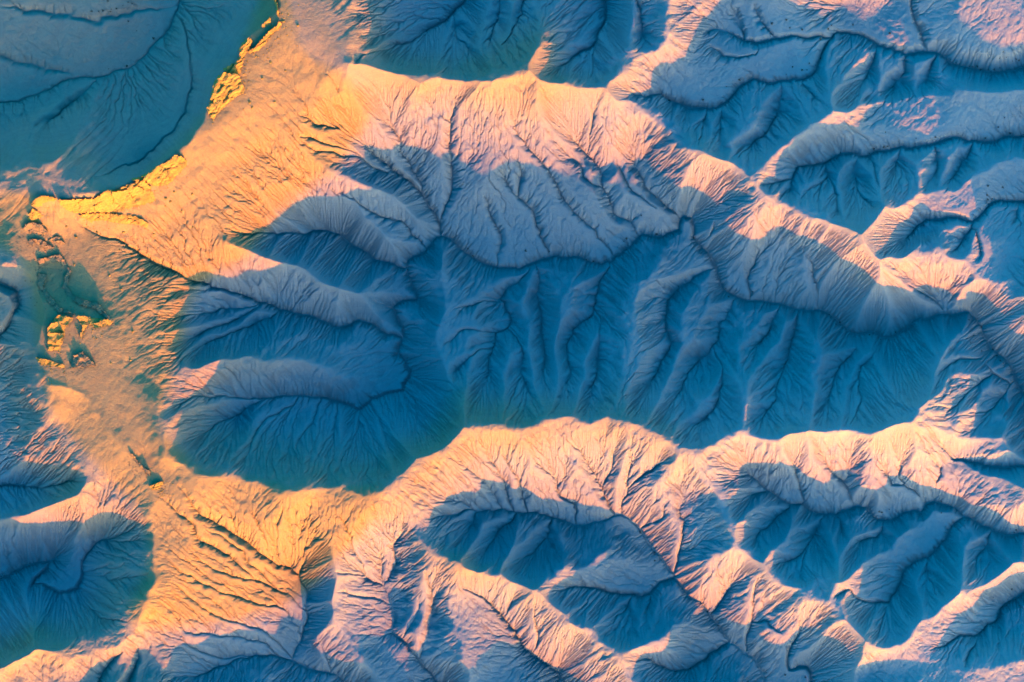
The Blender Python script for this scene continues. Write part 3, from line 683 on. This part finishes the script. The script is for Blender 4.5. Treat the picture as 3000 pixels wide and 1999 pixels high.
# golden sunlight painted into the soil of the high shoulder below the yellow ledges
SUNLIT_SHOULDER = [(815,-100),(700,200),(625,330),(440,530),(250,590),(60,560),(-100,600),(-100,700),(80,750),(120,900),(130,1050),(170,1200),(330,1400),(440,1500),(450,1640),(380,1780),(380,1830),(700,1820),(880,1750),(1100,1500),(1180,1400),(900,1430),(600,1370),(480,1250),(520,1050),(560,850),(720,760),(820,620),(1000,480),(1100,330),(1000,200),(900,180),(860,0)]
_yy, _xx = np.mgrid[0:H, 0:W]
sun_warmth = gauss(inside([SUNLIT_SHOULDER], X0 + (_xx + .5) * C, Y0 + (_yy + .5) * C).astype(float), 5)
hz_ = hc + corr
crest = np.clip((hz_ - gauss(hz_, 34) - 1.5) / 10.0, 0, 1)      # ridge tops painted warmer to deepen their sunlit gold, clay colour lower down
sun_warmth = np.maximum(sun_warmth, .42 * gauss(crest, 5.0) * np.clip((3300 - (X0 + (_xx + .5) * C)) / 2000, .6, 1))
sun_warmth = resize(sun_warmth, (FX0 + (np.arange(FW) + .5) * FC - X0) / C - .5, (FY0 + (np.arange(FH) + .5) * FC - Y0) / C - .5)
at = terrain.data.attributes.new('sun_warmth', 'FLOAT', 'POINT'); at.data.foreach_set('value', sun_warmth.astype(np.float32).ravel())
terrain['kind'] = 'structure'; terrain['label'] = 'eroded grey clay badland hills with ridges, gullies and dry creeks'
# the same land further out, beyond the frame
hcoarse = gauss(hc + corr, 1.0)[::2, ::2]
ox, oy = world_xy(X0 + (np.arange(0, W, 2) + .5) * C, Y0 + (np.arange(0, H, 2) + .5) * C)
OX, OY = np.meshgrid(ox, oy)
core = (OX > fx[0] + 3) & (OX < fx[-1] - 3) & (OY < fy[0] - 3) & (OY > fy[-1] + 3)
k = ~(core[1:, :-1] & core[1:, 1:] & core[:-1, 1:] & core[:-1, :-1])
rim = (OX > fx[0]) & (OX < fx[-1]) & (OY < fy[0]) & (OY > fy[-1])
outer = grid_object('outer_terrain', OX, OY, np.where(rim, hcoarse * VS - 2.5, hcoarse * VS - .4), CLAY, k)
outer['kind'] = 'structure'
print('terrain', time.time() - T0)
# ------------------------------------------------------------------ sandstone outcrops, boulders and shrubs
def ground(px, py):
    return samp(z_fine, (np.asarray(px, float) - FX0) / FC - .5, (np.asarray(py, float) - FY0) / FC - .5) * VS

def rock_material(name, a, b_, c_):
    m, nt, b = new_mat(name)
    geo = nt.nodes.new('ShaderNodeNewGeometry'); P = geo.outputs['Position']
    st = nt.nodes.new('ShaderNodeMapping'); st.inputs['Scale'].default_value = (.25, .25, 2.2)
    nt.links.new(P, st.inputs['Vector'])
    c = ramp(nt, noise(nt, st.outputs[0], .8, 6, .7), [(.30, a), (.5, b_), (.7, c_)])
    g_ = ramp(nt, noise(nt, P, 2.5, 5, .7), [(.3, (.72, .70, .68)), (.55, (1, 1, 1))])
    nt.links.new(mixc(nt, 'MULTIPLY', .6, c, g_), b.inputs['Base Color'])
    bump = nt.nodes.new('ShaderNodeBump'); bump.inputs['Strength'].default_value = .8; bump.inputs['Distance'].default_value = .5
    nt.links.new(noise(nt, P, 1.6, 6, .7), bump.inputs['Height']); nt.links.new(bump.outputs['Normal'], b.inputs['Normal'])
    return m
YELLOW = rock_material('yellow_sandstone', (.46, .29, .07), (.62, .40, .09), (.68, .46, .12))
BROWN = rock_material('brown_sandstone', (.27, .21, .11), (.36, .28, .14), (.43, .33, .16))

def thing(name, label, cat, loc, group=None):
    o = bpy.data.objects.new(name, None); o.location = loc; o.empty_display_size = 1
    o['label'] = label; o['category'] = cat
    if group: o['group'] = group
    COL.objects.link(o)
    return o

def outcrop(label, org, sc, pts, up, lift, nslab, mat, seed, step=2.6):
    """a weathered rock ledge: slabs over the traced outline, rising towards 'up'"""
    r = np.random.default_rng(seed)
    P = [(org[0] + x * sc, org[1] + y * sc) for x, y in pts]
    xs = [p[0] for p in P]; ys = [p[1] for p in P]
    gx = np.arange(min(xs) - step, max(xs) + 2 * step, step); gy = np.arange(min(ys) - step, max(ys) + 2 * step, step)
    CX, CY = np.meshgrid(gx + step / 2, gy + step / 2)
    wob = 1.6 * step
    m = inside([P], CX + r.normal(0, .25, CX.shape) * wob, CY + r.normal(0, .25, CY.shape) * wob)
    ins = np.argwhere(m)
    if not len(ins): return
    up = np.array(up, float); up /= np.hypot(*up); side = np.array([-up[1], up[0]])
    cc = np.stack([CX[m], CY[m]], -1)
    sd = cc[r.choice(len(cc), min(nslab, len(cc)), replace=False)]
    d = ((cc[:, None] - sd[None]) @ np.stack([up * 1.5, side * .8], 1))
    own = np.argmin((d ** 2).sum(-1), 1)
    u_all = cc @ up; u0, u1 = u_all.min(), u_all.max()
    VX, VY = np.meshgrid(gx, gy)
    U = np.clip(((VX * up[0] + VY * up[1]) - u0) / (u1 - u0 + 1e-6), 0, 1)
    n = 4 + nslab // 5; V = (VX * side[0] + VY * side[1]) / PM
    f = U * n + .5 * np.sin(V * .55 + seed) * np.sin(V * .23) + .25 * vnoise(U.shape[1], U.shape[0], 5, seed)
    ter = (np.floor(f) + np.clip((f - np.floor(f)) * 2.5, 0, 1)) / n
    top0 = ground(VX.ravel(), VY.ravel()).reshape(VX.shape)
    Z = top0 + .35 + lift * np.clip(ter, 0, 1) + .28 * vnoise(U.shape[1], U.shape[0], 4, seed + 50) + .10 * r.normal(0, 1, U.shape) * np.clip(U * 3, 0, 1)
    cx, cy = float(np.mean(xs)), float(np.mean(ys)); wx_, wy_ = world_xy(cx, cy); wz = float(ground([cx], [cy])[0])
    r2 = np.random.default_rng(seed + 900)
    for _ in range(46):                                  # rubble shed around the foot of the ledge
        c_ = cc[r2.integers(len(cc))]; q_ = c_ - up * abs(r2.normal(0, 26)) + side * r2.normal(0, 14)
        RUBBLE.append((q_[0], q_[1], float(r2.uniform(.15, .55)), mat is YELLOW))
    root = thing('rock_outcrop', label, 'rock', (wx_, wy_, wz), 'sandstone ledges along the high rim')
    cell = {}
    for (j, i), k in zip(ins, own): cell[(j, i)] = int(k)
    pieces = []
    left = dict(cell)
    while left:
        c0, k0 = next(iter(left.items())); del left[c0]; comp = [c0]; todo = [c0]
        while todo:
            j, i = todo.pop()
            for nb in ((j + 1, i), (j - 1, i), (j, i + 1), (j, i - 1)):
                if left.get(nb) == k0: del left[nb]; comp.append(nb); todo.append(nb)
        if len(comp) > 3: pieces.append((k0, comp))
    for s, cs in pieces:
        off = r.normal(0, .35); tilt = r.normal(0, .02, 2)
        vid = {}; co = []; fa = []
        def vert(j, i, low=False):
            key = (j, i, low)
            if key not in vid:
                x, y = world_xy(VX[j, i], VY[j, i])
                z = Z[j, i] + off + tilt[0] * (VX[j, i] - sd[s][0]) + tilt[1] * (VY[j, i] - sd[s][1])
                z = max(z, top0[j, i] + .1)
                if low: z = top0[j, i] - 1.2
                vid[key] = len(co); co.append((x - wx_, y - wy_, z - wz))
            return vid[key]
        S_ = set(cs)
        for j, i in cs:
            fa.append((vert(j + 1, i), vert(j + 1, i + 1), vert(j, i + 1), vert(j, i)))
            for dj, di, a, b_ in ((-1, 0, (j, i), (j, i + 1)), (1, 0, (j + 1, i + 1), (j + 1, i)), (0, -1, (j + 1, i), (j, i)), (0, 1, (j, i + 1), (j + 1, i + 1))):
                if (j + dj, i + di) not in S_:
                    fa.append((vert(*a), vert(*b_), vert(*b_, True), vert(*a, True)))
        me = bpy.data.meshes.new('rock_slab'); me.from_pydata(co, [], fa); me.update(); me.materials.append(mat)
        o = bpy.data.objects.new('rock_slab', me); o.parent = root; COL.objects.link(o)

RUBBLE = []
A_, Z1 = (600, 0), 300 / 1176
B_, Z2 = (80, 420), 520 / 2353
C_, Z3 = (0, 620), 420 / 1372
D_, Z4 = (250, 1150), 270 / 1411
NW = (-.75, -.65)
outcrop('largest yellow sandstone face jutting into the blue shadow below the narrow neck', A_, Z1, [(260,890),(215,930),(160,1020),(140,1110),(120,1230),(80,1275),(100,1340),(155,1450),(180,1360),(290,1270),(390,1160),(490,1120),(500,1060),(460,960),(430,910),(330,900)], NW, 6.0, 14, YELLOW, 1)
outcrop('narrow yellow sandstone neck with a rounded knob at its upper end', A_, Z1, [(460,900),(440,880),(400,780),(440,740),(460,690),(445,620),(480,560),(540,505),(585,505),(590,540),(550,620),(510,690),(490,760),(470,860)], NW, 4.5, 8, YELLOW, 2)
outcrop('broken yellow ledge with dark cracks between the neck and the largest face', A_, Z1, [(270,850),(370,790),(430,785),(450,900),(420,930),(310,890)], NW, 3.5, 6, YELLOW, 3)
outcrop('thin curving yellow ledge on the orange slope above the knob', A_, Z1, [(540,650),(620,610),(700,520),(790,415),(870,365),(900,290),(925,340),(900,400),(840,430),(790,490),(730,570),(650,640),(560,665)], NW, 2.6, 8, YELLOW, 4, 2.2)
outcrop('straight thin rock spine at the top edge of the rim', A_, Z1, [(840,25),(875,100),(890,180),(905,260),(880,250),(862,150),(840,60)], (-.95, -.2), 2.6, 4, YELLOW, 5, 2.2)
outcrop('small yellow ledge on the shadow edge beside the thin curving ledge', A_, Z1, [(790,255),(810,320),(730,380),(690,365),(750,305)], NW, 2.0, 3, YELLOW, 6, 2.2)
outcrop('slanting yellow sandstone face with a sharp lower lip midway along the rim', B_, Z2, [(2040,200),(1930,290),(1800,350),(1700,430),(1600,470),(1700,570),(1800,600),(1930,580),(2000,520),(2080,430),(2170,330),(2180,280),(2130,220)], NW, 5.0, 12, YELLOW, 7)
outcrop('broad bright yellow sandstone apron along the foot of the dark basin', B_, Z2, [(1590,480),(1460,510),(1540,560),(1480,570),(1300,650),(1160,660),(1080,720),(1000,770),(700,790),(520,790),(560,860),(640,920),(760,960),(960,945),(1240,950),(1400,900),(1560,850),(1700,820),(1780,790),(1740,700),(1700,600)], (-.5, -.85), 2.6, 20, YELLOW, 8, 3.0)
outcrop('long low yellow ledge ending in a point below the broad apron', B_, Z2, [(760,985),(960,960),(1240,965),(1490,990),(1600,1030),(1670,1090),(1650,1135),(1540,1100),(1370,1090),(1200,1070),(1060,1040),(940,1075),(820,1015)], (-.25, -.95), 1.6, 10, YELLOW, 9)
outcrop('curled yellow ledge at the far end of the apron', B_, Z2, [(160,850),(230,770),(340,735),(440,740),(500,770),(480,800),(380,810),(320,850),(250,890)], (-.4, -.9), 1.5, 7, YELLOW, 10)
outcrop('small striped yellow step just above the first dark notch', B_, Z2, [(190,900),(320,990),(270,1030),(230,1075),(100,1045),(150,960)], (-.2, -.95), 1.4, 5, YELLOW, 11)
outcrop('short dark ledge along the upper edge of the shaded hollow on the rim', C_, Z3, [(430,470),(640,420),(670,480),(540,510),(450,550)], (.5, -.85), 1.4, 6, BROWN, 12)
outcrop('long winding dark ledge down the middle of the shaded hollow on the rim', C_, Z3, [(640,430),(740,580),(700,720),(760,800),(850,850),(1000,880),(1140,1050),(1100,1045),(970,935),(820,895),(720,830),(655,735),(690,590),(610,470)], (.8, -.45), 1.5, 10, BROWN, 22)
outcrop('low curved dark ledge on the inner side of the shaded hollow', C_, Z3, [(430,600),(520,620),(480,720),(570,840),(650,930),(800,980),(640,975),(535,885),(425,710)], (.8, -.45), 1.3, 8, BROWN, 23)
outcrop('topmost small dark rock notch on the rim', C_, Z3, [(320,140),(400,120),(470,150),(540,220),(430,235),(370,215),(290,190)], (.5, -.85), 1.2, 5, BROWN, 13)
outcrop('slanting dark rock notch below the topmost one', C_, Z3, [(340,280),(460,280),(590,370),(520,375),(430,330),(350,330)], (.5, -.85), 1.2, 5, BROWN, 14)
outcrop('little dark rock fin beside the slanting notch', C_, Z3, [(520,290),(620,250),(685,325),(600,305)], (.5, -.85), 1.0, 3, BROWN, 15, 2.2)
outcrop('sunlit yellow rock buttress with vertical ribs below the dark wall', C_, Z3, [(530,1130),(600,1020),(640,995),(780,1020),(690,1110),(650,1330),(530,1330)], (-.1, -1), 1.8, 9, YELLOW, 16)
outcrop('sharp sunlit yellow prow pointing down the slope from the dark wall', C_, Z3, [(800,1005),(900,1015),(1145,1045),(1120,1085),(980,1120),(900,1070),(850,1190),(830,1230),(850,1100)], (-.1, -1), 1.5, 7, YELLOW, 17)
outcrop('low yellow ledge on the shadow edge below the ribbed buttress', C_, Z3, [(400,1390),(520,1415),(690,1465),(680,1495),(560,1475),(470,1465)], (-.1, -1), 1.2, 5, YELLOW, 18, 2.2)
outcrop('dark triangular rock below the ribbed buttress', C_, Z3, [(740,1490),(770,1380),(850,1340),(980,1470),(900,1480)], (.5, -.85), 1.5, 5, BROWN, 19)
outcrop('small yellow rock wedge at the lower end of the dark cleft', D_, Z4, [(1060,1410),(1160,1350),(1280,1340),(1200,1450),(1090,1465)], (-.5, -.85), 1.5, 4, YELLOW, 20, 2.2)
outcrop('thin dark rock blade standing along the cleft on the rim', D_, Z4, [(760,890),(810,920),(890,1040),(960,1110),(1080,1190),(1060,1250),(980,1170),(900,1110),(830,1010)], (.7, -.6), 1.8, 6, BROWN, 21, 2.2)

ORD = 'first second third fourth fifth sixth seventh eighth ninth tenth eleventh twelfth thirteenth fourteenth fifteenth sixteenth seventeenth eighteenth nineteenth twentieth'.split()
# loose rubble below the ledges, too small and too many to count
def rubble(name, rows, mat, seed):
    r = np.random.default_rng(seed); co = []; fa = []
    gz = ground([q[0] for q in rows], [q[1] for q in rows])
    for (px, py, s_, _y), z in zip(rows, gz):
        x, y = world_xy(px, py); n = len(co); a = r.uniform(.6, 1.3, 6) * s_
        co += [(x + a[0], y, z), (x, y + a[1], z), (x - a[2], y, z), (x, y - a[3], z), (x, y, z + a[4] * .8), (x, y, z - a[5])]
        for q in range(4): fa += [(n + q, n + (q + 1) % 4, n + 4), (n + (q + 1) % 4, n + q, n + 5)]
    me = bpy.data.meshes.new(name); me.from_pydata(co, [], fa); me.update(); me.materials.append(mat)
    o = bpy.data.objects.new(name, me); COL.objects.link(o); o['kind'] = 'stuff'; o['label'] = 'loose rock rubble scattered below the ledges'
rubble('rubble', [q for q in RUBBLE if q[3]], YELLOW, 3)
rubble('rubble', [q for q in RUBBLE if not q[3]], BROWN, 4)
# boulders shed by the ledges
def boulder_mesh(seed):
    r = np.random.default_rng(seed)
    import bmesh
    bm = bmesh.new(); bmesh.ops.create_icosphere(bm, subdivisions=1, radius=1)
    for v in bm.verts:
        v.co = v.co * float(r.uniform(.7, 1.15)); v.co.z *= .75; v.co.x *= 1.25
    me = bpy.data.meshes.new('boulder'); bm.to_mesh(me); bm.free(); me.materials.append(YELLOW)
    return me
BM = [boulder_mesh(s) for s in range(5)]
rb = np.random.default_rng(5)
SPOTS = [('boulder on the slope beside the largest yellow face', A_, Z1, [(770,725),(965,860),(705,950),(800,770),(640,700),(840,1210),(590,1280),(560,1220),(940,310),(1110,355)]),
         ('pale boulder below the pointed end of the yellow apron', B_, Z2, [(2010,675),(1955,800),(1890,860),(2240,700),(1900,760),(2100,920),(1730,1220),(1000,1200),(1340,1200),(2240,1130)]),
         ('boulder on the streaky slope beside the dark wall', C_, Z3, [(790,260),(700,160),(1190,380),(1210,750),(770,520),(1100,620),(1300,430),(1320,1150),(1120,1450),(1300,1420)])]
for lab, org, sc, pts in SPOTS:
    for q, (x, y) in enumerate(sorted(pts)):
        px, py = org[0] + x * sc, org[1] + y * sc
        wx_, wy_ = world_xy(px, py); s_ = float(rb.uniform(.5, .95))
        o = bpy.data.objects.new('boulder', BM[q % 5]); COL.objects.link(o)
        o.location = (wx_, wy_, float(ground([px], [py])[0]) + .25 * s_); o.scale = (s_, s_, s_); o.rotation_euler = (0, 0, float(rb.uniform(0, 6.28)))
        o['label'] = f'{lab}, {ORD[q]} from the left'; o['category'] = 'boulder'; o['group'] = 'boulders shed by the ledges'

# shrubs
def shrub_material():
    m, nt, b = new_mat('shrub_leaf')
    geo = nt.nodes.new('ShaderNodeNewGeometry')
    nt.links.new(ramp(nt, noise(nt, geo.outputs['Position'], 3, 3), [(.3, (.045, .05, .028)), (.7, (.10, .085, .05))]), b.inputs['Base Color'])
    return m
LEAF = shrub_material()
def shrub_mesh(seed):
    r = np.random.default_rng(seed); co = []; fa = []
    for k in range(5):                                   # stems
        a = r.uniform(0, 6.28); t = np.array([math.cos(a) * .5, math.sin(a) * .5, r.uniform(.6, .9)]); n = len(co)
        for q in range(3):
            b_ = q * 2.1; co.append((.06 * math.cos(b_), .06 * math.sin(b_), -.25)); co.append((t[0] + .02 * math.cos(b_), t[1] + .02 * math.sin(b_), t[2]))
        for q in range(3): fa.append((n + 2 * q, n + (2 * q + 2) % 6, n + (2 * q + 3) % 6, n + 2 * q + 1))
    for k in range(90):                                  # leaf sprays through the crown
        v = r.normal(size=3); v /= np.linalg.norm(v); rad = r.uniform(.45, 1.0) * (1 + .25 * math.sin(3 * math.atan2(v[1], v[0]) + seed))
        p = v * rad; p[2] = abs(p[2]) * .8 + .05
        a = r.normal(size=3); a /= np.linalg.norm(a); b_ = np.cross(a, r.normal(size=3)); b_ /= np.linalg.norm(b_); s_ = r.uniform(.12, .26); n = len(co)
        co += [tuple(p - a * s_), tuple(p + b_ * s_ * .6), tuple(p + a * s_), tuple(p - b_ * s_ * .6)]; fa.append((n, n + 1, n + 2, n + 3))
    me = bpy.data.meshes.new('desert_shrub'); me.from_pydata(co, [], fa); me.update(); me.materials.append(LEAF)
    return me
SM = [shrub_mesh(s) for s in range(4)]
SHRUBS = [('on the pale slope above the uppermost creek', 'TR 545,195 610,240 620,155 720,130 745,185 820,250 830,195 960,255 1015,185 1040,160 1195,150 1450,210 1600,40'),
          ('on the pale spur under the uppermost creek', 'TR 140,685 305,595 395,545 720,505 765,455 830,475 865,475 880,430 925,440 965,390'),
          ('lining the creek bend in the top corner', 'TR 1875,390 1910,410 2010,440 2030,440 2060,440 2085,460 2140,460 2175,460 2215,450'),
          ('inside the top corner creek bend', 'TR 2135,125 2210,385 2230,345 2255,380 2300,405 2325,390 2345,400'),
          ('along the creek below the long pale spur', 'TR 1095,1045 1300,1050 1330,1020 1330,1040 1400,1005 1410,905 1425,1000 1625,945 1760,935 1920,910 2110,940 2200,865 2240,800 2285,905'),
          ('on the pale spur beside the dark corner hollow', 'TR 2115,1340 2120,1275 2120,1370 2130,1400 2150,1365 2225,1285'),
          ('along the main creek beyond the central basin', 'MR 85,65 310,415 330,475 495,440 1030,600 1075,665 1105,650 1310,740 1385,770 1490,718'),
          ('beside the sharp bend of the main creek', 'MR 1980,765 2000,635 2005,790 2030,740 2065,625 2085,850 2090,685 2170,840 2195,885 2220,920 2240,935'),
          ('along the creek across the central basin', 'MC 870,140 905,190 1270,155 1435,160 1690,215 1740,225 1950,90 1970,70 2180,40 2330,400'),
          ('on the shaded floor beyond the yellow cliffs', 'TL 660,100 705,100 735,95 770,30 770,490 785,100 790,85 825,80 870,60 895,470 905,35 905,165 930,45 960,230 1075,280'),
          ('along the winding creek in the lower corner', 'BR 1310,385 1370,400 1390,405 1440,385 1800,410 1805,330 1965,465 2155,995 2280,520 2290,940 2310,545 2320,530'),
          ('along the creek running out at the bottom', 'BR 60,1490 180,1100 255,1195 470,1385 590,1520 720,1535 860,1550'),
          ('along the lower middle creeks', 'BC 410,1330 2065,545 2165,685 2165,740'),
          ('on the slopes of the upper middle basins', 'TC 500,90 2070,1480 2260,690')]
rs = np.random.default_rng(11)
for where, pts in SHRUBS:
    pts = sorted(T(pts))
    for q, (px, py) in enumerate(pts):
        wx_, wy_ = world_xy(px, py); s_ = float(rs.uniform(.35, .8))
        o = bpy.data.objects.new('desert_shrub', SM[int(rs.integers(4))]); COL.objects.link(o)
        o.location = (wx_, wy_, float(ground([px], [py])[0])); o.scale = (s_ * 1.1, s_ * 1.1, s_); o.rotation_euler = (0, 0, float(rs.uniform(0, 6.28)))
        o['label'] = f'dark shrub {where}, {ORD[q]} from the left'; o['category'] = 'shrub'; o['group'] = 'desert shrubs ' + where
print('objects', time.time() - T0)
